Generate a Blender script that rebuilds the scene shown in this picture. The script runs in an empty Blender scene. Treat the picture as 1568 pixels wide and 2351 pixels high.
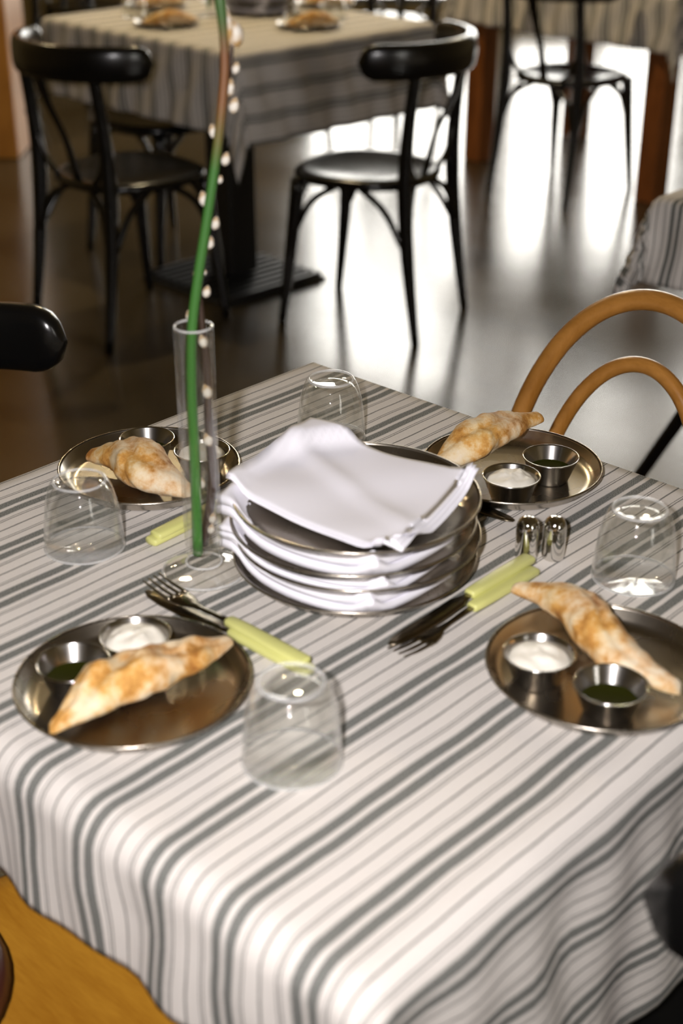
import bpy, bmesh, math, random
from mathutils import Vector, Matrix, noise
random.seed(7)
S = bpy.context.scene
COL = S.collection
PI = math.pi
TZ = .755                                   # height of the table tops above the floor

# ------------------------------------------------------------------ camera
cam_d = bpy.data.cameras.new('camera'); cam = bpy.data.objects.new('camera', cam_d); COL.objects.link(cam)
S.camera = cam
cam_d.sensor_fit = 'VERTICAL'; cam_d.sensor_height = 36; cam_d.lens = 50.55
p, roll = .4748, .0035
fwd = Vector((0, math.cos(p), -math.sin(p))); rt = Vector((1, 0, 0)); up = rt.cross(fwd)
r_ = rt*math.cos(roll)+up*math.sin(roll); u_ = r_.cross(fwd)
m = Matrix((r_, u_, -fwd)).transposed().to_4x4(); m.translation = (0, 0, TZ+.696)
cam.matrix_world = m
cam_d.clip_start = .02
cam_d.dof.use_dof = True; cam_d.dof.focus_distance = 1.66; cam_d.dof.aperture_fstop = 3.7

# ------------------------------------------------------------------ sky outside the windows
W = bpy.data.worlds.new('sky'); S.world = W; W.use_nodes = True
bg = W.node_tree.nodes['Background']
bg.inputs[0].default_value = (1, .96, .90, 1); bg.inputs[1].default_value = 10.0

# ------------------------------------------------------------------ exposure
S.view_settings.view_transform = 'Standard'; S.view_settings.look = 'None'
S.view_settings.gamma = 1; S.view_settings.use_curve_mapping = False
S.view_settings.exposure = 0.0

# ------------------------------------------------------------------ lamps: the camera's flash, daylight portals
def light(name, kind, loc, energy, color=(1, 1, 1), **k):
    d = bpy.data.lights.new(name, kind); o = bpy.data.objects.new(name, d); COL.objects.link(o)
    o.location = loc; d.energy = energy; d.color = color
    for a, b in k.items(): setattr(d, a, b)
    return o
fl = light('camera_flash', 'SPOT', (-.10, -.03, TZ+.76), 104, (1, .95, .95), shadow_soft_size=.022, spot_size=math.radians(80), spot_blend=1.0)
fl.rotation_euler = (math.radians(90-27), 0, 0)

# ------------------------------------------------------------------ helpers
def finish(name, bm, mat, parent=None, smooth=True, M=None):
    if M is not None: bmesh.ops.transform(bm, matrix=M, verts=bm.verts)
    me = bpy.data.meshes.new(name); bmesh.ops.recalc_face_normals(bm, faces=bm.faces); bm.to_mesh(me); bm.free()
    if smooth:
        for f in me.polygons: f.use_smooth = True
    for mm in (mat if isinstance(mat, (list, tuple)) else [mat]): me.materials.append(mm)
    o = bpy.data.objects.new(name, me); COL.objects.link(o)
    if parent: o.parent = parent
    return o
def thing(name, label, cat, loc=(0, 0, 0), rz=0, group=None):
    o = bpy.data.objects.new(name, None); COL.objects.link(o); o.empty_display_size = .05
    o.location = loc; o.rotation_euler = (0, 0, rz); return tag(o, label, cat, group)
def tag(o, label, cat, group=None):
    o['label'] = label; o['category'] = cat
    if group: o['group'] = group
    return o
def struct(o): o['kind'] = 'structure'; return o
def dup(root, label=None, loc=None, rz=None, group=None, parent=None):
    c = root.copy(); COL.objects.link(c); c.parent = parent
    if loc is not None: c.location = loc
    if rz is not None: c.rotation_euler = (0, 0, rz)
    if label: c['label'] = label
    if group: c['group'] = group
    for ch in [o for o in root.children]: dup(ch, parent=c)
    return c
def bevel(o, w, seg=2):
    b = o.modifiers.new('bevel', 'BEVEL'); b.width = w; b.segments = seg; b.limit_method = 'ANGLE'; return o
def box(bm, x0, x1, y0, y1, z0, z1, M=None):
    g = bmesh.ops.create_cube(bm, size=1)
    T = Matrix.Translation(((x0+x1)/2, (y0+y1)/2, (z0+z1)/2)) @ Matrix.Diagonal((x1-x0, y1-y0, z1-z0, 1))
    bmesh.ops.transform(bm, matrix=(M @ T if M else T), verts=g['verts'])
def lathe(bm, prof, n=48, closed=False):
    rings = []
    for r, z in prof:
        if r < 1e-6: rings.append([bm.verts.new((0, 0, z))])
        else: rings.append([bm.verts.new((r*math.cos(2*PI*i/n), r*math.sin(2*PI*i/n), z)) for i in range(n)])
    pairs = list(zip(rings, rings[1:])) + ([(rings[-1], rings[0])] if closed else [])
    for a, b in pairs:
        for i in range(n):
            j = (i+1) % n
            if len(a) == 1 and len(b) == 1: continue
            if len(a) == 1: bm.faces.new((a[0], b[j], b[i]))
            elif len(b) == 1: bm.faces.new((a[i], a[j], b[0]))
            else: bm.faces.new((a[i], a[j], b[j], b[i]))
def spline(pts, n):
    pts = [Vector(q) for q in pts]; out = []
    P = [pts[0]*2-pts[1]]+pts+[pts[-1]*2-pts[-2]]
    for i in range(1, len(P)-2):
        for k in range(n):
            t = k/n; a, b, c, d = P[i-1:i+3]
            out.append(.5*((2*b)+(c-a)*t+(2*a-5*b+4*c-d)*t*t+(3*b-a-3*c+d)*t**3))
    out.append(pts[-1]); return out
def tube(bm, pts, rad, n=6, sides=12, closed=False, flat=1.0, upv=None):
    """sweep a round (or flattened) section along a smooth line; rad is a number or one per control point"""
    if closed:
        q = [Vector(a) for a in pts]; L = len(q); path = []
        for i in range(L):
            a, b, c, d = q[i-1], q[i], q[(i+1) % L], q[(i+2) % L]
            for k in range(n):
                t = k/n; path.append(.5*((2*b)+(c-a)*t+(2*a-5*b+4*c-d)*t*t+(3*b-a-3*c+d)*t**3))
    else: path = spline(pts, n)
    m_ = len(path)
    def R(i):
        if not isinstance(rad, (list, tuple)): return rad
        f = i/(m_-1)*(len(rad)-1); k = min(int(f), len(rad)-2); return rad[k]+(rad[k+1]-rad[k])*(f-k)
    rings = []; nrm = None
    for i, c in enumerate(path):
        a = path[i-1] if (i or closed) else c; b = path[(i+1) % m_] if (i < m_-1 or closed) else c
        t = (b-a).normalized()
        if nrm is None:
            nrm = Vector(upv) if upv else (Vector((0, 0, 1)) if abs(t.z) < .9 else Vector((1, 0, 0)))
        if upv: nrm = Vector(upv)
        nrm = (nrm-t*nrm.dot(t)).normalized(); bn = t.cross(nrm); r = R(i)
        rings.append([bm.verts.new(c+nrm*r*math.cos(2*PI*k/sides)+bn*r*flat*math.sin(2*PI*k/sides)) for k in range(sides)])
    for i in range(m_ if closed else m_-1):
        a, b = rings[i], rings[(i+1) % m_]
        for k in range(sides): bm.faces.new((a[k], a[(k+1) % sides], b[(k+1) % sides], b[k]))
    if not closed: bm.faces.new(rings[0]); bm.faces.new(rings[-1][::-1])

# ------------------------------------------------------------------ materials
def mat(name, col=(.8, .8, .8), rough=.5, metal=0, **k):
    m = bpy.data.materials.new(name); m.use_nodes = True; b = m.node_tree.nodes['Principled BSDF']
    b.inputs['Base Color'].default_value = (*col, 1); b.inputs['Roughness'].default_value = rough; b.inputs['Metallic'].default_value = metal
    for a, v in k.items(): b.inputs[a.replace('_', ' ')].default_value = v
    return m
class N:
    def __init__(s, m): s.m = m; s.t = m.node_tree; s.b = s.t.nodes.get('Principled BSDF')
    def n(s, kind, **k):
        x = s.t.nodes.new(kind)
        for a, v in k.items():
            if a[0] == 'i' and a[1:].isdigit(): x.inputs[int(a[1:])].default_value = v
            else: setattr(x, a, v)
        return x
    def l(s, a, b): s.t.links.new(a, b)
    def math(s, op, a, b=None, c=None):
        x = s.t.nodes.new('ShaderNodeMath'); x.operation = op
        for i, v in enumerate((a, b, c)):
            if v is None: continue
            if isinstance(v, (int, float)): x.inputs[i].default_value = v
            else: s.l(v, x.inputs[i])
        return x.outputs[0]
    def noise(s, vec, scale, detail=3, rough=.5):
        x = s.n('ShaderNodeTexNoise'); x.inputs['Scale'].default_value = scale; x.inputs['Detail'].default_value = detail
        x.inputs['Roughness'].default_value = rough
        if vec is not None: s.l(vec, x.inputs['Vector'])
        return x.outputs['Fac']
    def ramp(s, fac, stops):
        x = s.n('ShaderNodeValToRGB'); e = x.color_ramp.elements
        while len(e) < len(stops): e.new(.5)
        for i, (q, c) in enumerate(stops): e[i].position = q; e[i].color = (*c, 1)
        s.l(fac, x.inputs[0]); return x.outputs[0]
    def mix(s, f, a, b, blend='MIX'):
        x = s.n('ShaderNodeMix', data_type='RGBA', blend_type=blend)
        for i, v in ((0, f), (6, a), (7, b)):
            if isinstance(v, (int, float)): x.inputs[i].default_value = v
            elif isinstance(v, tuple): x.inputs[i].default_value = (*v, 1)
            else: s.l(v, x.inputs[i])
        return x.outputs[2]
    def bump(s, h, strength=.3, dist=.001):
        x = s.n('ShaderNodeBump'); x.inputs['Strength'].default_value = strength; x.inputs['Distance'].default_value = dist
        s.l(h, x.inputs['Height']); s.l(x.outputs[0], s.b.inputs['Normal'])
    def obj(s): return s.n('ShaderNodeTexCoord').outputs['Object']

def cloth_mat():
    m = mat('striped_cloth', rough=.9); k = N(m); P = .0765
    uv = k.n('ShaderNodeUVMap'); uv.uv_map = 'UVMap'
    sx = k.n('ShaderNodeSeparateXYZ'); k.l(uv.outputs[0], sx.inputs[0])
    wob = k.noise(uv.outputs[0], 9, 2)
    fine = k.noise(uv.outputs[0], 260, 2)
    vv = k.math('ADD', sx.outputs[1], k.math('MULTIPLY', k.math('SUBTRACT', wob, .5), .006))
    vv = k.math('ADD', vv, k.math('MULTIPLY', k.math('SUBTRACT', fine, .5), .0008))
    w = k.math('FRACT', k.math('ADD', k.math('DIVIDE', k.math('SUBTRACT', vv, .126), P), 10.25))
    def line(c, hw, e=.012):
        d = k.math('ABSOLUTE', k.math('SUBTRACT', w, (c+.25) % 1))
        x = k.n('ShaderNodeMapRange'); x.interpolation_type = 'SMOOTHSTEP'
        x.inputs[1].default_value = hw-e; x.inputs[2].default_value = hw+e; x.inputs[3].default_value = 1; x.inputs[4].default_value = 0
        k.l(d, x.inputs[0]); return x.outputs[0]
    th = k.math('MAXIMUM', line(0, .064), line(.195, .064))
    spk = k.noise(uv.outputs[0], 900, 1)
    mm = k.n('ShaderNodeMapRange'); k.l(spk, mm.inputs[0]); mm.inputs[1].default_value = .35; mm.inputs[2].default_value = .7
    mm.inputs[3].default_value = 1; mm.inputs[4].default_value = .62
    th = k.math('MULTIPLY', th, mm.outputs[0])
    tn = line(.345, .007, .006)
    for c, hw in ((.385, .009), (.585, .013), (.77, .007), (.81, .009)): tn = k.math('MAXIMUM', tn, line(c, hw, .006))
    tn = k.math('MULTIPLY', tn, .9)
    base = k.mix(k.noise(uv.outputs[0], 400, 2), (.66, .62, .575), (.75, .71, .665))
    c = k.mix(th, base, (.066, .078, .070)); c = k.mix(tn, c, (.09, .09, .085))
    k.l(c, k.b.inputs['Base Color'])
    wv = k.n('ShaderNodeTexWave'); wv.inputs['Scale'].default_value = 260; wv.bands_direction = 'X'; k.l(uv.outputs[0], wv.inputs['Vector'])
    wv2 = k.n('ShaderNodeTexWave'); wv2.inputs['Scale'].default_value = 260; wv2.bands_direction = 'Y'; k.l(uv.outputs[0], wv2.inputs['Vector'])
    k.bump(k.math('ADD', wv.outputs[1], wv2.outputs[1]), .25, .0004)
    return m
M_cloth = cloth_mat()
def napkin_mat():
    m = mat('white_linen', (.88, .87, .93), .9); k = N(m)
    k.bump(k.noise(k.obj(), 700, 3), .2, .0005); return m
M_nap = napkin_mat()
def steel_mat(name, col, rough, warm=None):
    m = mat(name, col, rough, 1); k = N(m); o = k.obj()
    a = k.noise(o, 22, 4); x = k.n('ShaderNodeMapRange'); k.l(a, x.inputs[0]); x.inputs[3].default_value = rough*.75; x.inputs[4].default_value = rough*1.3
    k.l(x.outputs[0], k.b.inputs['Roughness'])
    if warm: k.l(k.mix(k.noise(o, 14, 3), col, warm), k.b.inputs['Base Color'])
    return m
M_steel = steel_mat('worn_steel', (.50, .47, .42), .26, (.38, .33, .26))
M_steel2 = steel_mat('bright_steel', (.62, .60, .57), .17)
M_chrome = steel_mat('chrome', (.72, .70, .66), .07)
M_cut = steel_mat('cutlery_steel', (.22, .185, .13), .24)
def glass_mat(name='clear_glass', rim=0):
    m = bpy.data.materials.new(name); m.use_nodes = True; t = m.node_tree; t.nodes.clear(); k = N(m)
    out = k.n('ShaderNodeOutputMaterial'); tr = k.n('ShaderNodeBsdfTransparent'); gl = k.n('ShaderNodeBsdfGlossy')
    tr.inputs[0].default_value = (.985, .988, .98, 1); gl.inputs['Roughness'].default_value = .03; gl.inputs[0].default_value = (1, 1, 1, 1)
    lw = k.n('ShaderNodeLayerWeight'); lw.inputs[0].default_value = .5
    f = k.math('ADD', k.math('MULTIPLY', k.math('POWER', lw.outputs['Facing'], 4.5), .85), .04)
    mx = k.n('ShaderNodeMixShader'); k.l(f, mx.inputs[0]); k.l(tr.outputs[0], mx.inputs[1]); k.l(gl.outputs[0], mx.inputs[2])
    if rim:
        df = k.n('ShaderNodeBsdfDiffuse'); df.inputs[0].default_value = (.9, .9, .9, 1); m3 = k.n('ShaderNodeMixShader'); m3.inputs[0].default_value = rim
        k.l(mx.outputs[0], m3.inputs[1]); k.l(df.outputs[0], m3.inputs[2]); k.l(m3.outputs[0], out.inputs[0]); return m
    gs = k.n('ShaderNodeBsdfGlass'); gs.inputs['IOR'].default_value = 1.3; gs.inputs['Roughness'].default_value = .01
    m2 = k.n('ShaderNodeMixShader'); m2.inputs[0].default_value = .08; k.l(mx.outputs[0], m2.inputs[1]); k.l(gs.outputs[0], m2.inputs[2])
    k.l(m2.outputs[0], out.inputs[0]); return m
M_glass = glass_mat()
M_grim = glass_mat('glass_edge_painted_light', .26)  # white mixed into the colour for light gathering in the glass edges
def wood_mat(name, c1, c2, rough=.35, scale=6):
    m = mat(name, c1, rough); k = N(m)
    mp = k.n('ShaderNodeMapping'); k.l(k.obj(), mp.inputs[0]); mp.inputs['Scale'].default_value = (1, 6, 1)
    a = k.noise(mp.outputs[0], scale, 5, .6); b = k.noise(mp.outputs[0], scale*14, 3)
    f = k.math('ADD', k.math('MULTIPLY', a, .75), k.math('MULTIPLY', b, .25))
    k.l(k.ramp(f, [(.35, c2), (.6, c1)]), k.b.inputs['Base Color']); return m
M_honey = wood_mat('honey_wood', (.46, .21, .045), (.30, .125, .02), .32)
M_seatwood = wood_mat('honey_plywood', (.52, .24, .022), (.38, .15, .010), .35, 4)
M_brown = wood_mat('brown_wood', (.26, .085, .02), (.15, .045, .01), .4)
M_black = mat('black_lacquer', (.004, .004, .004), .22, Specular_IOR_Level=.65)
M_blackm = mat('black_iron', (.012, .012, .012), .45)
def bread_mat():
    m = mat('crusty_bread', rough=.75); k = N(m); o = k.obj()
    a = k.noise(o, 34, 5, .65); c = k.ramp(a, [(.34, (.34, .13, .02)), (.46, (.60, .31, .07)), (.60, (.72, .52, .22))])
    g = k.n('ShaderNodeNewGeometry'); sx = k.n('ShaderNodeSeparateXYZ')
    b = k.noise(o, 17, 5, .7)
    x = k.n('ShaderNodeMapRange'); k.l(b, x.inputs[0]); x.inputs[1].default_value = .44; x.inputs[2].default_value = .66; x.inputs[4].default_value = .8
    k.l(k.mix(x.outputs[0], c, (.78, .70, .58)), k.b.inputs['Base Color'])
    k.bump(k.noise(o, 150, 5, .7), .5, .0015); return m
M_bread = bread_mat()
M_oil = mat('olive_oil', (.016, .018, .002), .04, Coat_Weight=.3)
def cream_mat():
    m = mat('whipped_butter', (.86, .82, .72), .45); k = N(m); k.bump(k.noise(k.obj(), 120, 4), .3, .001); return m
M_cream = cream_mat()
M_handle = mat('pale_green_plastic', (.62, .62, .22), .35)
def stem_mat():
    m = mat('green_stem', (.06, .22, .03), .45); k = N(m)
    sx = k.n('ShaderNodeSeparateXYZ'); k.l(k.obj(), sx.inputs[0])
    n_ = k.math('ADD', sx.outputs[2], k.math('MULTIPLY', k.noise(k.obj(), 30, 3), .03))
    k.l(k.ramp(k.math('MULTIPLY', n_, 1.6), [(.0, (.045, .17, .025)), (.655, (.035, .12, .02)), (.74, (.16, .07, .025)), (.80, (.15, .06, .02)), (.86, (.04, .09, .02))]), k.b.inputs['Base Color'])
    return m
M_stem = stem_mat()
M_twig = mat('dark_twig', (.035, .018, .01), .5)
def catkin_mat():
    m = mat('catkin_fur', rough=.9); k = N(m); a = k.noise(k.obj(), 90, 3)
    k.l(k.ramp(a, [(.42, (.36, .22, .08)), (.60, (.60, .56, .49))]), k.b.inputs['Base Color']); return m
M_catkin = catkin_mat()
def floor_mat():
    m = mat('polished_concrete', rough=.2); k = N(m); o = k.obj()
    a = k.noise(o, 1.3, 5, .6); k.l(k.ramp(a, [(.3, (.040, .029, .015)), (.7, (.078, .060, .036))]), k.b.inputs['Base Color'])
    x = k.n('ShaderNodeMapRange'); k.l(k.noise(o, 3, 4), x.inputs[0]); x.inputs[3].default_value = .15; x.inputs[4].default_value = .27
    k.l(x.outputs[0], k.b.inputs['Roughness']); k.bump(k.noise(o, 4, 3), .05, .01)
    k.b.inputs['Specular IOR Level'].default_value = .65; return m
M_floor = floor_mat()
def wall_mat(name, c, c2):
    m = mat(name, c, .85); k = N(m); k.l(k.mix(k.noise(k.obj(), 2, 4), c, c2), k.b.inputs['Base Color']); return m
M_wall = wall_mat('olive_plaster', (.24, .18, .08), (.20, .15, .06))
M_ceil = wall_mat('ochre_ceiling', (.28, .21, .10), (.22, .16, .07))
M_frame = mat('window_frame_paint', (.06, .06, .055), .4)
M_leather = mat('reddish_brown_leather', (.07, .018, .012), .4)

# ------------------------------------------------------------------ room shell
X0, X1, Y0, Y1, H = -3.4, 5.2, -3.2, 9.7, 3.45
def slab(name, b, mt):
    bm = bmesh.new()
    for q in b: box(bm, *q)
    return struct(finish(name, bm, mt, smooth=False))
slab('floor', [(X0-.2, X1+.2, Y0-.2, Y1+.2, -.1, 0)], M_floor)
slab('ceiling', [(X0-.2, X1+.2, Y0-.2, Y1+.2, H, H+.1)], M_ceil)
slab('wall_left', [(X0-.15, X0, Y0, Y1, 0, H)], M_wall)
def window_wall(side, axis, at, thick, lo, hi, wins, z0, z1):
    """wall with window openings; each window is framed with mullions and a pane"""
    bx = []; cur = lo
    def B(a, b, c, d): bx.append((a, b, at, at+thick, c, d) if axis == 'y' else (at, at+thick, a, b, c, d))
    for a, b in wins:
        B(cur, a, 0, H); B(a, b, 0, z0); B(a, b, z1, H); cur = b
    B(cur, hi, 0, H)
    slab('wall_'+side, bx, M_wall)
WN = [0]
def window(axis, at, a, b, z0, z1, n=2):
    WN[0] += 1
    def B(bm, p0, p1, q0, q1, y0, y1): box(bm, *((p0, p1, y0, y1, q0, q1) if axis == 'y' else (y0, y1, p0, p1, q0, q1)))
    bm = bmesh.new(); w = .05
    B(bm, a, a+w, z0, z1, at, at+.07); B(bm, b-w, b, z0, z1, at, at+.07); B(bm, a+w, b-w, z0, z0+w, at, at+.07); B(bm, a+w, b-w, z1-w, z1, at, at+.07)
    root = struct(finish('window_%d' % WN[0], bm, M_frame, smooth=False))
    for i in range(1, n):
        c = a+(b-a)*i/n; bm = bmesh.new(); B(bm, c-.02, c+.02, z0+w, z1-w, at+.01, at+.06); finish('mullion', bm, M_frame, root, False)
    bm = bmesh.new(); B(bm, a+w, b-w, z0+w, z1-w, at+.03, at+.036); finish('pane', bm, M_glass, root, False)
    d = light('window_portal', 'AREA', (0, 0, 0), 1); d.data.shape = 'RECTANGLE'; d.data.size = b-a; d.data.size_y = z1-z0
    d.data.cycles.is_portal = True
    return d
fw = [(-.25, .95), (1.08, 2.28), (2.41, 3.61)]
window_wall('back', 'y', Y1, .15, X0, X1, fw, .12, 3.1)
for a, b in fw:
    d = window('y', Y1+.03, a, b, .12, 3.1); d.location = ((a+b)/2, Y1+.14, 1.6); d.rotation_euler = (math.radians(-90), 0, 0)
bw = [(3.2, 4.2)]
window_wall('front', 'y', Y0-.15, .15, X0, X1, bw, .9, 2.9)
for a, b in bw:
    d = window('y', Y0-.12, a, b, .9, 2.9, 3); d.location = ((a+b)/2, Y0-.14, 1.9); d.rotation_euler = (math.radians(90), 0, 0)
slab('wall_right', [(X1, X1+.15, Y0, Y1, 0, H)], M_wall)
# wooden column standing at the left behind the first dark chair
bm = bmesh.new(); box(bm, -1.75, -1.36, 6.05, 6.4, 0, H); struct(bevel(finish('trim_1', bm, M_honey, smooth=False), .01))

# ------------------------------------------------------------------ tables and cloths
def bez_drop(e, r):
    """excess length past the edge -> (outward, down) around a rounded fold"""
    q = r*PI/2
    if e <= 0: return 0, 0
    if e < q: t = e/r; return r*math.sin(t), -r*(1-math.cos(t))
    return r, -r-(e-q)
def make_cloth(name, B, u, v, Lu, Lv, dr, mat_, r=.012, rb=None, seed=0, flare=(.05, .05), wav=.008, step=.0125, phase=0.0):
    """dr = drop past the edges (u-, u+, v-, v+)"""
    B = Vector((*B, TZ)); u = Vector((*u, 0)); v = Vector((*v, 0))
    def axis(L, d0, d1):
        out = [-d0+i*step for i in range(int(d0/step))]; n = int(L/(step*2)); out += [L*i/n for i in range(n)]
        out += [L+i*step for i in range(int(d1/step)+1)]; return out
    A = axis(Lu, dr[0], dr[1]); C = axis(Lv, dr[2], dr[3])
    bm = bmesh.new(); uvl = bm.loops.layers.uv.new('UVMap'); G = []
    for a in A:
        row = []
        for c in C:
            ea, sa = (a-Lu, 1) if a > Lu else ((-a, -1) if a < 0 else (0, 0))
            ec, sc = (c-Lv, 1) if c > Lv else ((-c, -1) if c < 0 else (0, 0))
            pa, pc = min(max(a, 0), Lu), min(max(c, 0), Lv)
            e = math.hypot(ea, ec); z = 0; o = 0
            rr = r if (rb is None or (sa >= 0 and sc >= 0)) else (rb if (sa <= 0 and sc <= 0) else (r*max(ea*(sa > 0), ec*(sc > 0))+rb*max(ea*(sa < 0), ec*(sc < 0)))/max(ea, ec, e*.7))
            if e > 0:
                o, z = bez_drop(e, rr)
                fl_ = flare[0] if ea >= ec else flare[1]
                if ea and ec: fl_ = (flare[0]*ea+flare[1]*ec)/(ea+ec)+.25*min(ea, ec)/e
                o += fl_*max(0, e-rr)
                t = max(0, e-rr); dd = Vector((ea*sa, ec*sc, 0))/e
                # folds run down the drop; their phase walks along the edge and around the corners
                along = (pa*abs(dd.y)+pc*abs(dd.x))
                if ea and ec: along += .18*math.atan2(ec, ea)
                o += wav*min(1, t/.06)*(math.sin(along*38+seed+2.2*t*10)+.6*math.sin(along*71+seed*2+1.7))
                s_along = .35*wav*min(1, t/.08)*math.sin(t*42+along*20+seed)
                pa += dd.x*(o-0) + abs(dd.y)*s_along; pc += dd.y*(o-0) + abs(dd.x)*s_along
            else:
                z = 0
            P = B+u*pa+v*pc; P.z += z+.0012
            row.append((bm.verts.new(P), a, c))
        G.append(row)
    for i in range(len(A)-1):
        for j in range(len(C)-1):
            q = (G[i][j], G[i+1][j], G[i+1][j+1], G[i][j+1]); f = bm.faces.new([x[0] for x in q])
            for l, x in zip(f.loops, q): l[uvl].uv = (x[1]+seed, x[2]+phase)
    o = finish(name, bm, mat_)
    s = o.modifiers.new('thickness', 'SOLIDIFY'); s.thickness = .0012; s.offset = -1
    return o
def table_frame(B, u, v): return Matrix(((u[0], v[0], 0, B[0]), (u[1], v[1], 0, B[1]), (0, 0, 1, 0), (0, 0, 0, 1)))
def pedestal_table(B, u, v, Lu, Lv, label, base=None, basesize=.42):
    t = thing('pedestal_table', label, 'table', (B[0], B[1], 0)); M = table_frame((0, 0), u, v); t.rotation_euler = (0, 0, 0)
    bm = bmesh.new(); box(bm, .003, Lu-.003, .003, Lv-.003, TZ-.033, TZ-.003, M); bevel(finish('tabletop', bm, M_blackm, t, False), .004)
    c = base or (Lu/2, Lv/2); bm = bmesh.new(); box(bm, c[0]-.055, c[0]+.055, c[1]-.055, c[1]+.055, .03, TZ-.03, M); bevel(finish('column', bm, M_blackm, t, False), .006)
    bm = bmesh.new(); h = basesize/2; box(bm, c[0]-h, c[0]+h, c[1]-h, c[1]+h, 0, .012, M); base_o = bevel(finish('base_plate', bm, M_blackm, t, False), .003)
    for i in range(11):
        y = c[1]-h+.02+i*(basesize-.04)/10; bm = bmesh.new(); box(bm, c[0]-h+.01, c[0]+h-.01, y-.007, y+.007, .012, .026, M); finish('rib', bm, M_blackm, base_o, False)
    return t
# main table
B1 = (-.0389+.008*(-.6758+.7371), 1.7973-.008*(.7371+.6758)); u1 = (-.6758, -.7371); v1 = (.7371, -.6758); LU, LV = .765, .775
pedestal_table(B1, u1, v1, LU, LV, 'black pedestal table hidden under the nearest striped cloth')
c1 = make_cloth('tablecloth', B1, u1, v1, LU, LV, (.15, .155, .15, .28), M_cloth, r=.028, rb=.008, seed=.4, flare=(.0, .05), wav=.0042, step=.008)
tag(c1, 'cream tablecloth with dark stripes on the nearest table, laid for a meal', 'tablecloth')
# second table
u2 = (-.7071, -.7071); v2 = (.7071, -.7071); B2 = (-.377, 5.368)
pedestal_table(B2, u2, v2, .81, .92, 'black pedestal table on ribbed square base behind the nearest table', base=(.62, .66))
c2 = make_cloth('tablecloth', B2, u2, v2, .81, .92, (.2, .245, .2, .27), M_cloth, seed=1.3, flare=(.06, .10), wav=.007, phase=.02)
tag(c2, 'striped tablecloth on the laid table between two dark chairs, pointed corner hanging', 'tablecloth')
# third table on thick wooden legs
v3 = (.678, -.735); u3 = (-.735, -.678); L3 = (.455, 6.10); B3 = (L3[0]-u3[0]*.8, L3[1]-u3[1]*.8)
t3 = thing('wooden_table', 'table on thick reddish brown square legs at the far right', 'table', (B3[0], B3[1], 0)); M3 = table_frame((0, 0), u3, v3)
bm = bmesh.new(); box(bm, .003, .797, .003, 1.057, TZ-.033, TZ-.003, M3); finish('tabletop', bm, M_brown, t3, False)
for a in (.035, .675):
    for b in (.04, .93):
        bm = bmesh.new(); box(bm, a, a+.09, b, b+.09, 0, TZ-.03, M3); bevel(finish('leg', bm, M_brown, t3, False), .005)
c3 = make_cloth('tablecloth', B3, u3, v3, .8, 1.06, (.2, .21, .2, .22), M_cloth, seed=2.1, flare=(.05, .05), wav=.010, phase=.05)
tag(c3, 'striped tablecloth hanging above thick wooden legs at the top right', 'tablecloth')
# fourth table at the right frame edge
L4 = (.585, 2.63); B4 = (L4[0]-u1[0]*.8, L4[1]-u1[1]*.8)
pedestal_table(B4, u1, v1, .8, .8, 'black pedestal table at the right frame edge under a cloth', base=(.52, .3))
c4 = make_cloth('tablecloth', B4, u1, v1, .8, .8, (.2, .17, .17, .2), M_cloth, seed=3.3, flare=(.10, .10), wav=.008, phase=.01)
tag(c4, 'striped cloth corner jutting in at the right frame edge', 'tablecloth')

# ------------------------------------------------------------------ chairs
def seat_outline(k, w0=.200, w1=.178, d=.2):
    """rounded shield outline of a bentwood seat"""
    out = []
    for i in range(k):
        a = 2*PI*i/k; c, s = math.cos(a), math.sin(a); e = 2/2.7
        x = math.copysign(abs(c)**e, c); y = math.copysign(abs(s)**e, s); w = w0 if y > 0 else w0+(w1-w0)*(-y)
        out.append((x*w, y*d))
    return out
def seat_mesh(bm, z=.45, th=.028, k=40, dish=.012, sc=1.0):
    ol = seat_outline(k); rings = []
    for f, dz in ((.0, -dish), (.35, -dish*.9), (.65, -dish*.5), (.85, 0), (.94, 0), (.99, -.006), (1.0, -.013), (.99, -th+.004), (.95, -th)):
        rings.append([bm.verts.new((x*f*sc, y*f*sc, z+dz)) for x, y in ol] if f else [bm.verts.new((0, 0, z+dz))])
    for a, b in zip(rings, rings[1:]):
        for i in range(k):
            j = (i+1) % k
            if len(a) == 1: bm.faces.new((a[0], b[i], b[j]))
            else: bm.faces.new((a[i], a[j], b[j], b[i]))
    bm.faces.new(rings[-1])
def rail_mesh(bm, R=.258, yc=-.022, half=1.32, z=.780, hh=.047, th=.019, n=44):
    rings = []; K = 16
    for i in range(n+1):
        s = -1+2*i/n; s = math.sin(s*PI/2)*.35+s*.65; a = s*half
        L = R*half; d = (1-abs(s))*L
        h = hh*math.sqrt(max(.0, 1-(1-min(1, d/.05))**2)) if d < .05 else hh
        h = max(h, .004); t_ = th*min(1, .35+d/.02*.65); c = Vector((R*math.sin(a), yc-R*math.cos(a), z)); out = Vector((math.sin(a), -math.cos(a), 0))
        ring = []
        for q in range(K):
            g = 2*PI*q/K; cx, sx_ = math.cos(g), math.sin(g); e = 2/3.0
            ring.append(bm.verts.new(c+out*(math.copysign(abs(cx)**e, cx)*t_)+Vector((0, 0, math.copysign(abs(sx_)**e, sx_)*h))))
        rings.append(ring)
    for a, b in zip(rings, rings[1:]):
        for q in range(K): bm.faces.new((a[q], a[(q+1) % K], b[(q+1) % K], b[q]))
    bm.faces.new(rings[0]); bm.faces.new(rings[-1][::-1])
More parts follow.
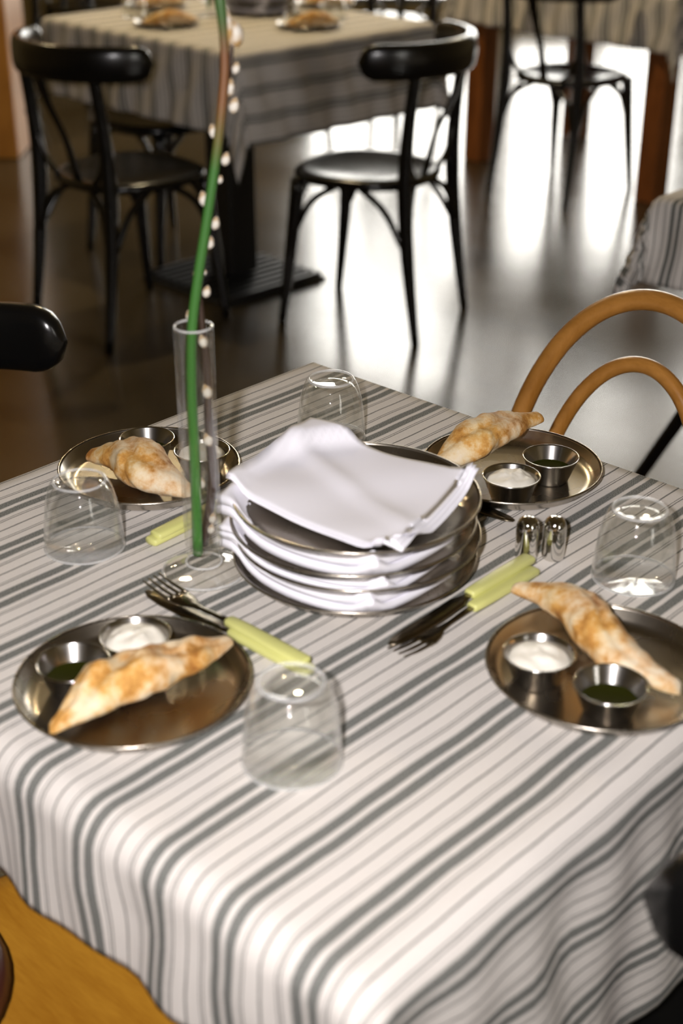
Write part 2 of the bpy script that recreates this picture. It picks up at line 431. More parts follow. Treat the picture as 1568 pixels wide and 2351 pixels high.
def bistro_chair(label, group=None):
    t = thing('bistro_chair', label, 'chair', group=group)
    bm = bmesh.new(); seat_mesh(bm); finish('seat', bm, M_black, t)
    bm = bmesh.new(); rail_mesh(bm); finish('top_rail', bm, M_black, t)
    for s in (-1, 1):
        bm = bmesh.new(); tube(bm, [(s*.18, -.24, 0), (s*.172, -.205, .25), (s*.165, -.19, .44), (s*.163, -.195, .60), (s*.161, -.217, .79)], [.012, .019, .022, .018, .016], 6, 12); finish('leg', bm, M_black, t)
        bm = bmesh.new(); tube(bm, [(s*.185, .19, 0), (s*.172, .165, .22), (s*.158, .145, .43)], [.012, .018, .022], 6, 12); finish('leg', bm, M_black, t)
        # bent braces under the seat: side and the halves of the front and rear arches
        for pts in ([(s*.176, -.19, .28), (s*.168, -.13, .37), (s*.16, -.05, .425)], [(s*.172, .15, .28), (s*.165, .10, .37), (s*.155, .02, .425)],
                    [(s*.160, -.205, .28), (s*.125, -.19, .375), (s*.05, -.165, .425)], [(s*.158, .16, .28), (s*.12, .155, .375), (s*.05, .15, .425)]):
            bm = bmesh.new(); tube(bm, pts, .0095, 6, 8); finish('brace', bm, M_black, t)
        bm = bmesh.new(); tube(bm, [(s*.158, -.192, .56), (s*.13, -.188, .49), (s*.085, -.18, .448)], .009, 6, 8); finish('back_brace', bm, M_black, t)
    bm = bmesh.new(); tube(bm, [(0, -.175, .445), (0, -.205, .56), (0, -.25, .66), (0, -.284, .76)], [.020, .015, .017, .026], 6, 12, flat=.4, upv=(1, 0, 0)); finish('splat', bm, M_black, t)
    return t
ch = bistro_chair('black bentwood chair right of the laid second table, white glare on its seat', 'black bentwood chairs')
ch.scale = (1, 1, 1); ch.location = (.075, 4.13, 0); ch.rotation_euler = (0, 0, math.radians(63.2))
def chair(label, x, y, deg): return dup(ch, label, (x, y, 0), math.radians(deg))
chair('black bentwood chair at the left, nearer one in front of the second table', -.610, 4.09, -45)
t = thing('stool', 'black backless bentwood stool tucked under the left side of the second table', 'stool', (-.60, 4.80, 0), math.radians(-42))
bm = bmesh.new(); seat_mesh(bm); finish('seat', bm, M_black, t)
for s in (-1, 1):
    for q in (-1, 1):
        bm = bmesh.new(); tube(bm, [(s*.180, q*.19, 0), (s*.168, q*.165, .22), (s*.155, q*.145, .43)], [.012, .018, .022], 6, 12); finish('leg', bm, M_black, t)
        for pts in ([(s*.172, q*.16, .28), (s*.165, q*.11, .37), (s*.158, q*.04, .425)], [(s*.160, q*.17, .28), (s*.12, q*.16, .375), (s*.05, q*.15, .425)]):
            bm = bmesh.new(); tube(bm, pts, .0095, 6, 8); finish('brace', bm, M_black, t)
chair('black bentwood chair in front of the far table with thick wooden legs', .862, 5.60, -43)
chair('black bentwood chair whose rounded rail end enters at the left frame edge', -.472, 1.548, -132.5)
chair('black bentwood chair, blurred rail end pressing the cloth at bottom right', .312, .990, 47.5)
chair('black bentwood chair far behind the left half of the second table', -1.25, 7.35, -132)
chair('black bentwood chair far behind the right half of the second table', .18, 6.92, 150)
def hoop_chair(label):
    t = thing('bentwood_chair', label, 'chair', group='honey bentwood chairs')
    bm = bmesh.new(); seat_mesh(bm, z=.452); finish('seat', bm, M_seatwood, t)
    def arch(hw, ztop, y0, y1, r, dip=0):
        pts = []
        for i in range(13):
            a = PI*i/12; x = -hw*math.cos(a)*(1-.10*max(0, 1-math.sin(a))**2); k = math.sin(a)**.75
            pts.append((x, y0+(y1-y0)*k, .43+(ztop-.43)*k))
        return pts
    bm = bmesh.new(); P = arch(.20, .862, -.185, -.285, .0125)
    tube(bm, P, .0135, 5, 14); finish('back_hoop', bm, M_honey, t)
    bm = bmesh.new(); P = arch(.135, .783, -.18, -.262, .011); tube(bm, P, .0105, 5, 14); finish('inner_hoop', bm, M_honey, t)
    for s in (-1, 1):
        bm = bmesh.new(); tube(bm, [(s*.19, -.25, 0), (s*.185, -.21, .22), (s*.18, -.185, .44)], [.011, .014, .0135], 5, 12); finish('leg', bm, M_honey, t)
        bm = bmesh.new(); tube(bm, [(s*.185, .19, 0), (s*.172, .165, .22), (s*.158, .145, .43)], [.010, .014, .016], 5, 12); finish('leg', bm, M_honey, t)
    bm = bmesh.new(); tube(bm, [(.165*math.cos(a*PI/6), .155*math.sin(a*PI/6), .27) for a in range(12)], .009, 4, 10, closed=True); finish('leg_ring', bm, M_honey, t)
    return t
hc = hoop_chair('honey coloured bentwood chair with double hoop back at the right')
hc.location = (.208, 1.515, 0); hc.rotation_euler = (0, 0, math.radians(137.5))
h2 = dup(hc, 'honey wooden chair seat tucked under the hem at bottom left')
cJ = Vector(B1)+Vector(u1)*.79+Vector(v1)*.395; h2.location = (cJ.x, cJ.y, 0); h2.rotation_euler = (0, 0, math.radians(-42.5))

# ------------------------------------------------------------------ tableware
def plate_mesh(bm, R, h):
    k = R/.10; prof = [(0, .0015), (.080*k, .0015), (.086*k, .0025), (.092*k, .007), (.0965*k, h-.002), (.0985*k, h-.0005)]
    c = (R-.0012, h-.0012)
    for i in range(7): a = PI*.75-i*PI/5; prof.append((c[0]+.0014*math.cos(a), c[1]+.0014*math.sin(a)))
    prof += [(.0965*k, h-.0045), (.092*k, .0055), (.086*k, .001), (.080*k, 0), (0, 0)]
    lathe(bm, prof, 96)
def plate(label, R=.10, h=.0165, group=None):
    bm = bmesh.new(); plate_mesh(bm, R, h); return tag(finish('steel_plate', bm, M_steel, None), label, 'plate', group)
pl = plate('round steel bread plate nearest the left, torn-topped loaf on it', group='bread plates on the nearest table'); Z = TZ+.0016
pl.location = (-.1753, 1.0144, Z)
PL = {'NL': (-.1753, 1.0144), 'NR': (.2239, 1.039), 'FL': (-.2124, 1.4358), 'FR': (.1882, 1.4398)}
dup(pl, 'round steel bread plate nearest the right, below the upturned glass', (*PL['NR'], Z), .7)
dup(pl, 'round steel bread plate far left, partly behind the glass vase', (*PL['FL'], Z), 1.6)
dup(pl, 'round steel bread plate far right, in front of the honey chair', (*PL['FR'], Z), 2.9)
# stack
SC = (.0137, 1.2386); RIMZ = [.0165, .0385, .0545, .0785]
sp = plate('large steel plate at the bottom of the central stack', .12, .0165, 'large plates in the central stack'); sp.location = (*SC, Z)
STK = [sp]
for i, (z, dx, dy) in enumerate(((RIMZ[1], .003, .002), (RIMZ[2], -.002, .001), (RIMZ[3], .001, 0))):
    STK.append(dup(sp, ['large steel plate second from the bottom of the central stack', 'large steel plate third from the bottom of the central stack', 'large steel plate on top of the central stack, under the top napkin'][i], (SC[0]+dx, SC[1]+dy, Z+z-.0165), i*.9+.4))
def plate_z(r, k=1.2):
    for (a, za), (b, zb) in zip([(0, .0015), (.096, .0015), (.103, .0025), (.1104, .007), (.1158, .0145), (.12, .0165)], [(.096, .0015), (.103, .0025), (.1104, .007), (.1158, .0145), (.12, .0165), (.3, .0165)]):
        if r <= b: return za+(zb-za)*(r-a)/(b-a)
    return .0165
def napkin(label, corners, zfun, n=30, layers=3, gap=.0016, group='white folded napkins', shift=.0018, name='napkin', bulge=0):
    """folded linen: layers of cloth joined along two folded edges"""
    bm = bmesh.new(); c = [Vector((*q, 0)) for q in corners]; G = []
    prev = None
    for L in range(layers*2):
        row = []; top = L % 2; lay = L//2
        rows = []
        for i in range(n+1):
            r = []
            for j in range(n+1):
                a, b = i/n, j/n
                P = (c[0]*(1-a)+c[1]*a)*(1-b)+(c[3]*(1-a)+c[2]*a)*b
                P += (c[1]-c[0]).normalized()*bulge*math.sin(PI*b)*a**3
                ed = min(a, 1-a, b, 1-b)*n
                dz = 0 if ed > 0 else -.0004
                cen = (c[0]+c[1]+c[2]+c[3])/4; P = cen+(P-cen)*(1-.006*(layers-1-lay)*0+.012*lay*0)
                if b > .96: P += (c[2]-c[1]).normalized()*(-shift*2.2*lay)
                P.z = zfun(P.x, P.y, a, b)+gap*lay+(gap*.86 if top else 0)+(dz if top else -dz)
                r.append(bm.verts.new(P))
            rows.append(r)
        G.append(rows)
    for L in range(0, layers*2, 2):
        lo, hi = G[L], G[L+1]
        for i in range(n):
            for j in range(n):
                bm.faces.new((hi[i][j], hi[i+1][j], hi[i+1][j+1], hi[i][j+1])); bm.faces.new((lo[i][j], lo[i][j+1], lo[i+1][j+1], lo[i+1][j]))
        bl = [(i, 0) for i in range(n)]+[(n, j) for j in range(n)]+[(i, n) for i in range(n, 0, -1)]+[(0, j) for j in range(n, 0, -1)]
        for q in range(len(bl)):
            a, b = bl[q], bl[(q+1) % len(bl)]
            bm.faces.new((lo[a[0]][a[1]], lo[b[0]][b[1]], hi[b[0]][b[1]], hi[a[0]][a[1]]))
    o = finish(name, bm, M_nap); return tag(o, label, 'napkin', group)
topc = [(-.033, 1.385), (-.112, 1.253), (.053, 1.105), (.134, 1.262)]
def ztop(x, y, a, b):
    r = math.hypot(x-SC[0], y-SC[1]); base = Z+RIMZ[3]-.0165+plate_z(r)+.0012
    z = base+.004*math.sin(r*20)
    crest = math.exp(-((a-.0)**2*3+(b-.0)**2*3)); z += .008*crest                       # far corner stands up
    z += .018*math.exp(-((1-a)**2*5+(1-b)**2*14))*.3+.010*math.exp(-(a**2*4+(1-b)**2*7)) # right corner lifts
    z += .004*math.exp(-((a-1)**2*5+b*b*5))
    z += .002*math.sin(a*7+b*5+1)*math.sin(b*6) + .004*math.exp(-((a-b*.5-.25)/.09)**2)
    return max(z, Z+RIMZ[3]-.0165+plate_z(r)+.0012)
napkin('white folded napkin lying on top of the central plate stack', topc, ztop, layers=3, gap=.0022)
for i, k in enumerate((0, 1, 2)):
    gapz = (RIMZ[k+1]-RIMZ[k])
    def zf(x, y, a, b, k=k, gapz=gapz):
        r = math.hypot(x-SC[0], y-SC[1]); f = plate_z(r)+.0012
        # pressed flat between the plates, puffing up toward the rim
        puff = max(0, min(1, (r-.085)/.03)); z = f+puff*max(0, (gapz-.0165*0-.012))*.55
        over = max(0, r-.122); return Z+RIMZ[k]-.0165+z-over*.35+.0004*math.sin(a*7+b*5+k*2)*puff
    rot = (-.05, .06, -.02)[k]; cs = []
    for q in [(-.062, 1.330), (-.119, 1.232), (.034, 1.121), (.108, 1.210)]:
        dx, dy = q[0]-SC[0], q[1]-SC[1]; cs.append((SC[0]+dx*math.cos(rot)-dy*math.sin(rot), SC[1]+dx*math.sin(rot)+dy*math.cos(rot)))
    g = (gapz-.0035)/2
    napkin(['white folded napkin between the two lowest stacked plates', 'white folded napkin between the middle stacked plates', 'white folded napkin between the two topmost stacked plates'][i], cs, zf, layers=2, gap=g, bulge=.014)

# cups
def cup(label, fill, grp='small steel cups on the nearest table'):
    t = thing('condiment_cup', label, 'cup', group=grp)
    bm = bmesh.new()
    lathe(bm, [(0, .0012), (.0185, .0012), (.0200, .003), (.0292, .0275), (.0302, .0288), (.0311, .0286), (.0312, .0276), (.0300, .0268), (.0206, .0015), (.0190, 0), (0, 0)], 48)
    finish('bowl', bm, M_steel2, t)
    bm = bmesh.new()
    if fill == 'oil':
        lathe(bm, [(0, .0128), (.0228, .0128), (.0235, .0133)], 40); f = finish('olive_oil', bm, M_oil, t); f['label'] = 'dark green oil'
    else:
        rnd = random.Random(hash(label) % 97); ox = len(label)*.37
        rings = []; K = 40
        for ri in range(14):
            r = .0262*ri/13; z0 = .0235+.0080*(1-(ri/13)**2)-(.003 if ri == 13 else 0); ring = []
            for q in range(K if ri else 1):
                a = 2*PI*q/K; P = Vector((r*math.cos(a), r*math.sin(a), 0))
                nz = noise.noise(P*75+Vector((ox, 0, 0)))*.0035+noise.noise(P*210+Vector((0, ox, 0)))*.0012
                ring.append(bm.verts.new((P.x, P.y, z0+nz*(1-(ri/13)**6))))
            rings.append(ring)
        for a, b in zip(rings, rings[1:]):
            for q in range(K):
                j = (q+1) % K
                if len(a) == 1: bm.faces.new((a[0], b[q], b[j]))
                else: bm.faces.new((a[q], a[j], b[j], b[q]))
        f = finish('whipped_butter', bm, M_cream, t); f['label'] = 'pale creamy spread'
    return t
CZ = Z+.0017
oil = cup('steel cup of dark oil on the near left plate', 'oil'); oil.location = (-.2250, 1.016, CZ)
crm = cup('steel cup of pale spread on the near left plate', 'cream'); crm.location = (-.1784, 1.0588, CZ)
CUPS = [(oil, 'steel cup of dark oil on the near right plate', (.2215, .985), 1), (oil, 'steel cup of dark oil on the far left plate', (-.2189, 1.4734), 2), (oil, 'steel cup of dark oil on the far right plate', (.2291, 1.4285), 3),
        (crm, 'steel cup of pale spread on the near right plate', (.1686, 1.0333), 1.9), (crm, 'steel cup of pale spread on the far left plate behind the vase', (-.1545, 1.442), 2.2), (crm, 'steel cup of pale spread on the far right plate', (.1809, 1.3795), 3.7)]
for s_, l_, q, rz in CUPS: dup(s_, l_, (*q, CZ), rz)

# bread
def bread(label, p0, p1, w, h, peak=.5, seed=0, z0=.004, z1=.004, bend=.0, tip=.25, grp='loaves on the bread plates', cut=0):
    a = Vector((*p0, 0)); b = Vector((*p1, 0)); L = (b-a).length; d = (b-a).normalized(); s = Vector((-d.y, d.x, 0))
    mid = (a+b)/2; bm = bmesh.new(); n, K = 56, 36; rings = []
    for i in range(n+1):
        t = i/n; x = t
        q = t/peak*.5 if t < peak else .5+(t-peak)/(1-peak)*.5
        e = math.sin(PI*q)**1.25; end = math.sqrt(max(0, 1-(1-min(1, min(t, 1-t)/.035))**2))
        f = (tip*.75+(1-tip*.75)*e)*max(end, .02)
        cx = bend*math.sin(PI*t*2)*w; ring = []
        zb = z0+(z1-z0)*t
        for k in range(K):
            g = 2*PI*k/K; cy, cz = math.cos(g), math.sin(g)
            W_, H_ = w/2*f, h/2*f
            y = cy*W_; z = cz*H_*(1.0 if cz > 0 else .8)
            P = Vector(((t-.5)*L, y, z)); nn = noise.noise(P*32+Vector((seed*7.1, 0, 0)))*.20+noise.noise(P*90+Vector((0, seed*3, 0)))*.10
            crease = -.22*math.exp(-((cy*.8+math.sin(t*7+seed)*.35)/.16)**2)*(cz > 0)*max(0, math.sin(PI*t))
            sc = 1+nn+crease
            y *= sc; z = z*sc
            if cut and z > 0: z *= 1+.45*noise.noise(Vector((t*9, cy*2, seed*5.5)))
            ring.append(bm.verts.new((d*((t-.5)*L)+s*(y+cx)+Vector((0, 0, z+H_*.8+zb)))))
        rings.append(ring)
    for A, B_ in zip(rings, rings[1:]):
        for k in range(K): bm.faces.new((A[k], A[(k+1) % K], B_[(k+1) % K], B_[k]))
    bm.faces.new(rings[0]); bm.faces.new(rings[-1][::-1])
    o = finish('bread_roll', bm, M_bread); o.location = (mid.x, mid.y, Z); return tag(o, label, 'bread', grp)
bread('golden pointed loaf on the near left plate, ragged top edge', (-.232, .938), (-.095, 1.068), .052, .040, .42, 1.0, .012, .016, .05, .3, cut=1)
bread('golden flour-dusted loaf leaning out over the near right plate', (.158, 1.155), (.285, 1.005), .050, .042, .52, 2.3, .018, .006, .25, .4)
bread('rounded flour-dusted loaf on the far left plate, beside the vase', (-.282, 1.452), (-.157, 1.362), .062, .048, .55, 3.7, .012, .010, .12, .4)
bread('flour-dusted loaf with raised tip on the far right plate', (.103, 1.432), (.231, 1.530), .054, .045, .36, 4.9, .008, .027, -.05, .4)

# glasses, upside down
def tumbler(label):
    bm = bmesh.new(); t = .0012
    out = [(.0395, .0008), (.0402, .003), (.0400, .012), (.0385, .030), (.0355, .052), (.0315, .066), (.0285, .0725), (.0268, .0745), (.0255, .0752), (.0235, .0745), (.019, .0732), (0, .0730)]
    inn = [(0, .0672), (.018, .0672), (.0245, .0668), (.0275, .064), (.0302, .0598), (.0340, .0508), (.0371, .030), (.0386, .012), (.0388, .003), (.0392, .0008)]
    lathe(bm, out+inn, 64, closed=False)
    # close the mouth rim
    bm.verts.ensure_lookup_table(); o = finish('drinking_glass', bm, M_glass); bpy.context.view_layer.update()
    me = o.data; b2 = bmesh.new(); b2.from_mesh(me); bmesh.ops.holes_fill(b2, edges=[e for e in b2.edges if e.is_boundary], sides=0) if False else None
    be = [e for e in b2.edges if e.is_boundary]
    if be: bmesh.ops.bridge_loops(b2, edges=be)
    bmesh.ops.recalc_face_normals(b2, faces=b2.faces); b2.to_mesh(me); b2.free()
    for f in me.polygons: f.use_smooth = True
    for nm, R_, z_, q_ in (('rim', .0395, .0016, .0014), ('base_ring', .0256, .0742, .0015)):
        bm = bmesh.new(); lathe(bm, [(R_+q_*math.cos(2*PI*i/10), z_+q_*math.sin(2*PI*i/10)) for i in range(10)], 64, closed=True); finish(nm, bm, M_grim, o)
    return tag(o, label, 'glass', 'upturned drinking glasses')
g1 = tumbler('upturned clear glass nearest the camera, between the two front plates'); g1.location = (-.0383, .9213, Z)
dup(g1, 'upturned clear glass at the left, in front of the far left loaf', (-.2583, 1.2728, Z), .5)
dup(g1, 'upturned clear glass behind the plate stack, at the table corner', (-.0126, 1.5417, Z), 1)
dup(g1, 'upturned clear glass at the right, beside the salt and pepper shakers', (.2833, 1.2148, Z), 2)

# vase
def vase(label):
    bm = bmesh.new()
    prof = [(0, .0), (.036, .0), (.0405, .0012), (.0412, .003), (.0395, .0048), (.030, .006), (.021, .0085), (.0165, .013), (.0155, .018), (.0162, .024), (.0172, .030),
            (.0180, .06), (.0180, .25), (.0177, .2535), (.0168, .2540), (.0160, .2535), (.0157, .25), (.0156, .06), (.0150, .034), (.0135, .027), (.009, .0235), (0, .0225)]
    lathe(bm, prof, 56); o = finish('glass_vase', bm, M_glass)
    for nm, R_, z_, q_ in (('rim', .0169, .2532, .0012), ('foot_edge', .0402, .0030, .0014), ('foot_collar', .0172, .0125, .0012)):
        bm = bmesh.new(); lathe(bm, [(R_+q_*math.cos(2*PI*i/10), z_+q_*math.sin(2*PI*i/10)) for i in range(10)], 56, closed=True); finish(nm, bm, M_grim, o)
    return tag(o, label, 'vase', 'bud vases')
VX, VY = -.1335, 1.2217
vs = vase('tall narrow clear glass bud vase holding one green stem and a twig'); vs.location = (VX, VY, Z)
STEM = []
CAT = []
STEM = [(-.1384, .0235), (-.1371, .128), (-.137, .1936), (-.134, .2524), (-.1265, .3008), (-.1183, .3438), (-.1112, .3818), (-.1042, .4223), (-.0988, .4616), (-.0969, .486), (-.0977, .5133), (-.0991, .5335), (-.0997, .5663), (-.0990, .61)]
bm = bmesh.new(); tube(bm, [(x-VX, -.006, z) for x, z in STEM], [.0050, .0049, .0048, .0046, .0045, .0043, .0041, .0040, .0038, .0036, .0048, .0052, .004], 6, 14)
st = finish('flower_stem', bm, M_stem); st.location = (VX, VY, Z); tag(st, 'thick green stem with reddish brown upper part, standing in the near vase', 'stem')
bm = bmesh.new(); tube(bm, [(-.004, 0, -.004), (.001, 0, .016), (0, 0, .034)], [.0012, .0042, .0008], 6, 10)
o = finish('bud', bm, M_catkin, st); o.location = (.0395, -.001, .490)  # pale bud shape stands in for the white highlight on the stem
TW = [(-.134, .027), (-.1226, .095), (-.1241, .1626), (-.1235, .2102), (-.1262, .2563), (-.1268, .297), (-.1179, .3404), (-.1104, .3787), (-.103, .4196), (-.0975, .4575), (-.0940, .4734), (-.0905, .502)]
bm = bmesh.new(); tube(bm, [(x-VX, .006, z) for x, z in TW], [.0042, .0046, .0036, .003, .0024, .0022, .0020, .0019, .0018, .0016], 6, 10)
tw = finish('willow_twig', bm, M_twig); tw.location = (VX, VY, Z); tag(tw, 'thin dark twig with furry white catkins behind the green stem', 'twig')
def catkin_me(bm, w, h):
    K = 14; rings = []
    for i in range(10):
        t = i/9; r = w/2*math.sin(PI*min(.999, max(.001, t**.85)))**.7
        rings.append([bm.verts.new((r*math.cos(2*PI*k/K)*(1+.12*random.uniform(-1, 1)), r*math.sin(2*PI*k/K)*(1+.12*random.uniform(-1, 1)), h*(t-.5))) for k in range(K)])
    for a, b in zip(rings, rings[1:]):
        for k in range(K): bm.faces.new((a[k], a[(k+1) % K], b[(k+1) % K], b[k]))
    bm.faces.new(rings[0]); bm.faces.new(rings[-1][::-1])
for i, (x, z, h) in enumerate([(-.0890, .5047, 70), (-.0885, .477, 32), (-.0946, .4611, 46), (-.0910, .4468, 42), (-.1093, .4251, 38), (-.0996, .4019, 36), (-.1050, .3843, 22), (-.1196, .3673, 42), (-.1105, .3462, 36), (-.1160, .3287, 36),
          (-.1305, .3001, 16), (-.1215, .3018, 16), (-.1205, .2841, 34), (-.1367, .2612, 34), (-.1259, .2376, 40), (-.1223, .1888, 46), (-.125, .1404, 44), (-.1334, .095, 36), (-.1224, .0577, 36), (-.1258, .0458, 34)]):
    hh = h/2900; ww = hh*.62
    inside = z < .255
    if inside: ww = min(ww, .0095); x = max(VX-.0095, min(VX+.0095, x))
    bm = bmesh.new(); catkin_me(bm, ww, hh); o = finish('catkin', bm, M_catkin, tw)
    xt = None
    for (xa, za), (xb, zb) in zip(TW, TW[1:]):
        if za <= z <= zb: xt = xa+(xb-xa)*(z-za)/(zb-za)
    o.location = (x-VX, .004, z); o.rotation_euler = (0, .25 if (xt and x > xt) else -.2, 0)

# shakers
def shaker(label, x, y, k):
    t = thing('shaker', label, 'shaker', (x, y, Z), .4*k, 'salt and pepper shakers')
    bm = bmesh.new(); lathe(bm, [(0, 0), (.0102, 0), (.0112, .001), (.0115, .004), (.0117, .030), (.0113, .036), (.0095, .0415), (.0062, .0445), (0, .0458)], 40); finish('body', bm, M_chrome, t)
    for i in range(3):
        bm = bmesh.new(); lathe(bm, [(0, 0), (.0008, 0), (.0008, .0006), (0, .0006)], 8); h = finish('hole', bm, M_blackm, t); h.location = (.0022*math.cos(i*2.1), .0022*math.sin(i*2.1), .0450)
shaker('small chrome shaker of the pair, the one nearer the plate stack', .1838, 1.2535, 1)
shaker('small chrome shaker of the pair, the one nearer the upturned glass', .2105, 1.2540, 2)

# cutlery, built along +Y: tip at the far end
def cutlery(kind, label):
    t = thing(kind, label, 'cutlery', group='green-handled forks' if kind == 'fork' else 'green-handled knives')
    bm = bmesh.new()
    secs = [(-.100, .0070, .0035), (-.098, .0082, .0042), (-.06, .0082, .0045), (-.02, .0072, .0045), (-.004, .0062, .0042), (-.002, .0050, .0035)]
    rings = []
    for y, w, h in secs:
        rings.append([bm.verts.new((math.copysign(abs(math.cos(2*PI*k/16))**.6, math.cos(2*PI*k/16))*w, y, .0052+math.copysign(abs(math.sin(2*PI*k/16))**.7, math.sin(2*PI*k/16))*h)) for k in range(16)])
    for a, b in zip(rings, rings[1:]):
        for k in range(16): bm.faces.new((a[k], a[(k+1) % 16], b[(k+1) % 16], b[k]))
    bm.faces.new(rings[0]); bm.faces.new(rings[-1][::-1]); finish('handle', bm, M_handle, t)
    def sheet(nm, ol, th, zf):
        bm = bmesh.new(); lo = [bm.verts.new((x, y, zf(y))) for x, y in ol]; hi = [bm.verts.new((x*.9, y, zf(y)+th)) for x, y in ol]; n = len(ol)
        h_ = n//2
        for i in range(h_-1):
            for L, fl_ in ((lo, 0), (hi, 1)):
                q = (L[i], L[i+1], L[n-2-i], L[n-1-i]); bm.faces.new(q)
        for i in range(n): bm.faces.new((lo[i], lo[(i+1) % n], hi[(i+1) % n], hi[i]))
        return finish(nm, bm, M_cut, t)
    def mirror(L): return L+[(-x, y) for x, y in reversed(L)]
    if kind == 'fork':
        zf = lambda y: .0045-.0035*math.sin(min(1, max(0, y/.06))*PI/2)+.0045*max(0, (y-.06)/.045)**2
        sheet('neck', mirror([(.0034, -.008), (.003, .01), (.0026, .03), (.004, .042), (.0095, .052), (.0118, .062), (.0118, .070)]), .0018, zf)
        for i in range(4):
            x = -.0101+i*.00673; w = .0015; bm = bmesh.new(); tube(bm, [(x, .066, zf(.066)+.001), (x, .085, zf(.085)+.001), (x*.96, .105, zf(.105)+.001)], [.0017, .0015, .0007], 4, 8); finish('tine', bm, M_cut, t)
    else:
        zf = lambda y: .0042-.003*min(1, max(0, y/.05))
        sheet('blade', mirror([(.0036, -.008), (.0036, .004), (.0085, .016), (.0092, .05), (.0090, .085), (.0065, .104), (.002, .113)]), .0014, zf)
    return t
def lay(o, a, b, z=0, tilt=0):
    """root placed at the handle/blade joint a, pointing towards b"""
    d = Vector(b)-Vector(a); o.location = (a[0], a[1], Z+z); o.rotation_euler = (tilt, 0, math.atan2(-d.x, d.y)); return o
fk = cutlery('fork', 'fork with pale green handle in front of the stack, behind the near left plate')
kn = cutlery('knife', 'knife with pale green handle lying under the near left fork')
lay(fk, (-.104, 1.115), (-.172, 1.178), .0060, .02)
lay(kn, (-.101, 1.106), (-.165, 1.163))
f2 = lay(dup(fk, 'fork with pale green handle by the near right plate'), (.1195, 1.146), (.052, 1.073))
k2 = lay(dup(kn, 'knife with pale green handle between the stack and near right loaf'), (.1180, 1.160), (.052, 1.086), .0062, .015)
f3 = lay(dup(fk, 'fork with pale green handle behind the vase, nearer the vase of its pair'), (-.128, 1.350), (-.065, 1.425))
k3 = lay(dup(kn, 'knife with pale green handle behind the vase, resting beside the fork'), (-.117, 1.342), (-.053, 1.417), .0062, .015)
k3.location = (-.123, 1.354, Z+.0062)
f4 = lay(dup(fk, 'fork lying behind the plate stack, beside the dark blade'), (.048, 1.412), (.128, 1.339))
k4 = lay(dup(kn, 'knife behind the plate stack, dark blade pointing at the shakers'), (.094, 1.402), (.180, 1.328))

# ------------------------------------------------------------------ the laid second table
def on2(a, b): return (B2[0]+u2[0]*a+v2[0]*b, B2[1]+u2[1]*a+v2[1]*b)
G2 = 'tableware on the second table'
for i, (q, l) in enumerate([((-.545, 4.63), 'steel plate at the left corner of the second table'), ((-.105, 4.60), 'steel plate at the right corner of the second table'), ((-.06, 5.06), 'steel plate at the far right corner of the second table'), ((-.62, 5.02), 'steel plate at the far left corner of the second table')]):
    p_ = dup(pl, l, (*q, Z), i*1.3, 'bread plates on the second table')
zz = [(-.545, 4.63), (-.105, 4.60), (-.06, 5.06), (-.62, 5.02)]
for i, (q, l) in enumerate(zip(zz, ['loaf on the left plate of the second table', 'loaf on the right plate of the second table', 'loaf on the far right plate of the second table', 'loaf on the far left plate of the second table'])):
    a_ = (.4, 1.9, 2.4, .2)[i]*0+(.15, .35, -.2, .3)[i]; bread(l, (q[0]-.085*math.cos(a_)+.015, q[1]-.085*math.sin(a_)-.02), (q[0]+.085*math.cos(a_)+.015, q[1]+.085*math.sin(a_)-.02), .055, .048, .5, 6+i, .008, .010, .05, .4, 'loaves on the second table')
    dup(oil, ['dark oil cup on the left plate of the second table', 'dark oil cup on the right plate of the second table', 'dark oil cup on the far right plate of the second table', 'dark oil cup on the far left plate of the second table'][i], (q[0]-.045, q[1]+.045, CZ), i, 'small steel cups on the second table')
    dup(crm, ['pale spread cup on the left plate of the second table', 'pale spread cup on the right plate of the second table', 'pale spread cup on the far right plate of the second table', 'pale spread cup on the far left plate of the second table'][i], (q[0]+.02, q[1]+.055, CZ), i, 'small steel cups on the second table')
for q, l in [((-.665, 4.80), 'upturned glass at the left of the second table'), ((-.03, 4.77), 'upturned glass at the right of the second table'), ((-.45, 5.17), 'upturned glass at the back of the second table')]:
    dup(g1, l, (*q, Z), 1)
v_2 = dup(vs, 'glass bud vase in the middle of the second table', (-.425, 4.83, Z)); 
s2 = dup(st, 'green stem standing in the vase of the second table', (-.425, 4.83, Z))
for i in range(4):
    q = (-.27, 4.90)
    dup(STK[i], ['large steel plate at the bottom of the stack on the second table', 'large steel plate second from the bottom of the second table stack', 'large steel plate third from the bottom of the second table stack', 'large steel plate on top of the stack on the second table'][i], (q[0], q[1], Z+RIMZ[i]-.0165), i, 'large plates stacked on the second table')
# napkins of the second stack: copies of the first stack's, moved with it
for o in [o for o in list(COL.objects) if o.name.startswith('napkin')]:
    l = o['label'].replace('central plate stack', 'second table plate stack').replace('stacked plates', 'plates stacked on the second table')
    c = dup(o, l[:110], (-.27-SC[0], 4.90-SC[1], 0), None, 'napkins on the second table')

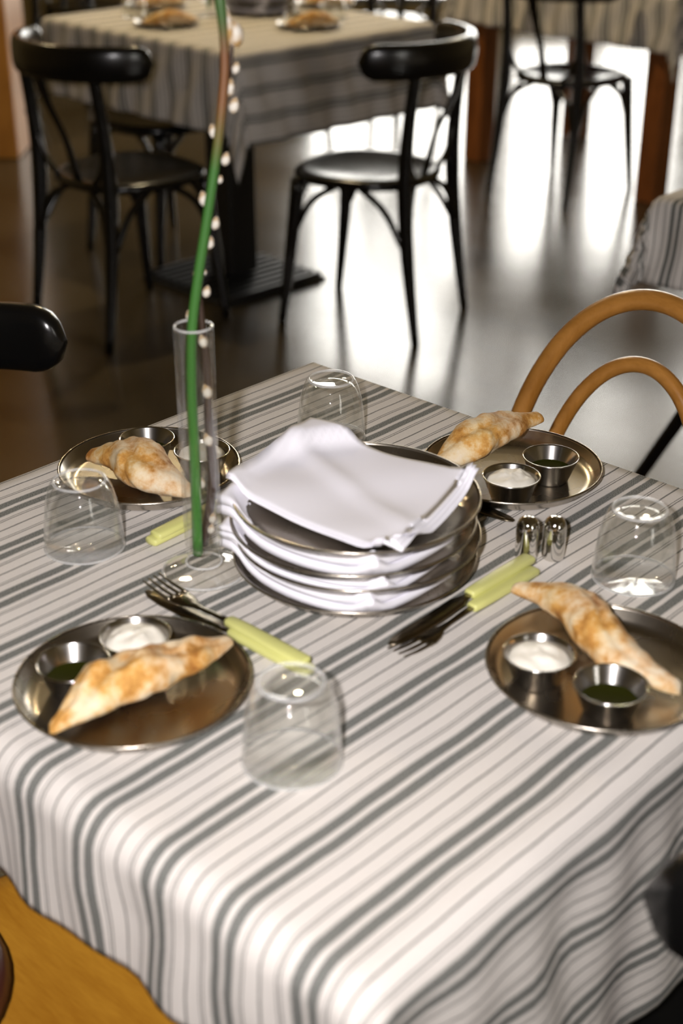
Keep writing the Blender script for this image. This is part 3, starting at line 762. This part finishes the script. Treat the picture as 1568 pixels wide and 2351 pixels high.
# black stool with splayed legs beside the fourth table, its leg slanting down behind the striped edge
t = thing('stool', 'black splay-legged stool at the right edge behind the honey chair', 'stool', (.90, 2.72, 0))
bm = bmesh.new(); lathe(bm, [(0, .44), (.15, .44), (.158, .446), (.158, .458), (.15, .464), (0, .460)], 40); finish('seat', bm, M_black, t)
for k in range(4):
    a = math.radians(132+90*k); bm = bmesh.new(); tube(bm, [(.34*math.cos(a), .34*math.sin(a), 0), (.22*math.cos(a), .22*math.sin(a), .23), (.11*math.cos(a), .11*math.sin(a), .443)], [.015, .016, .017], 4, 12); finish('leg', bm, M_black, t)
# rounded dark cushion on the honey seat at the bottom left
bm = bmesh.new()
lathe(bm, [(0, 0), (.10, 0), (.125, .008), (.135, .024), (.128, .040), (.10, .050), (0, .064)], 40)
cu = finish('cushion', bm, M_leather); cu.location = (-.432, .945, .452); tag(cu, 'dark reddish brown rounded cushion at the bottom left frame edge', 'cushion')

# ------------------------------------------------------------------ added ceiling lamps, unseen, to brighten and warm the back of the room
def pendant(label, x, y, watts=30):
    t = thing('added_pendant_lamp', label, 'lamp', (x, y, 0), group='added unseen pendant lamps')
    bm = bmesh.new(); lathe(bm, [(.02, 2.62), (.03, 2.60), (.12, 2.50), (.15, 2.42), (.147, 2.42), (.117, 2.495), (.028, 2.59), (.018, 2.61)], 32); finish('lamp_shade', bm, M_blackm, t)
    bm = bmesh.new(); tube(bm, [(0, 0, 2.6), (0, 0, 3.0), (0, 0, H)], .004, 2, 8); finish('cord', bm, M_blackm, t)
    e = mat('added_warm_bulb', (1, .8, .5), .5); e.node_tree.nodes['Principled BSDF'].inputs['Emission Color'].default_value = (1, .66, .28, 1); e.node_tree.nodes['Principled BSDF'].inputs['Emission Strength'].default_value = 60
    pt = light('added_bulb_light', 'POINT', (0, 0, 2.37), watts, (1, .80, .48), shadow_soft_size=.035); pt.parent = t
    bm = bmesh.new(); lathe(bm, [(0, 2.40), (.02, 2.41), (.034, 2.445), (.028, 2.48), (.012, 2.52), (.012, 2.58), (0, 2.58)], 20); finish('bulb', bm, e, t)
    return t
pendant('added unseen pendant lamp brightening the second table', -.34, 4.75, 55)
pendant('added unseen pendant lamp above the far wooden table', 1.25, 6.1)
pendant('added unseen pendant lamp by the left wall', -1.7, 5.2)
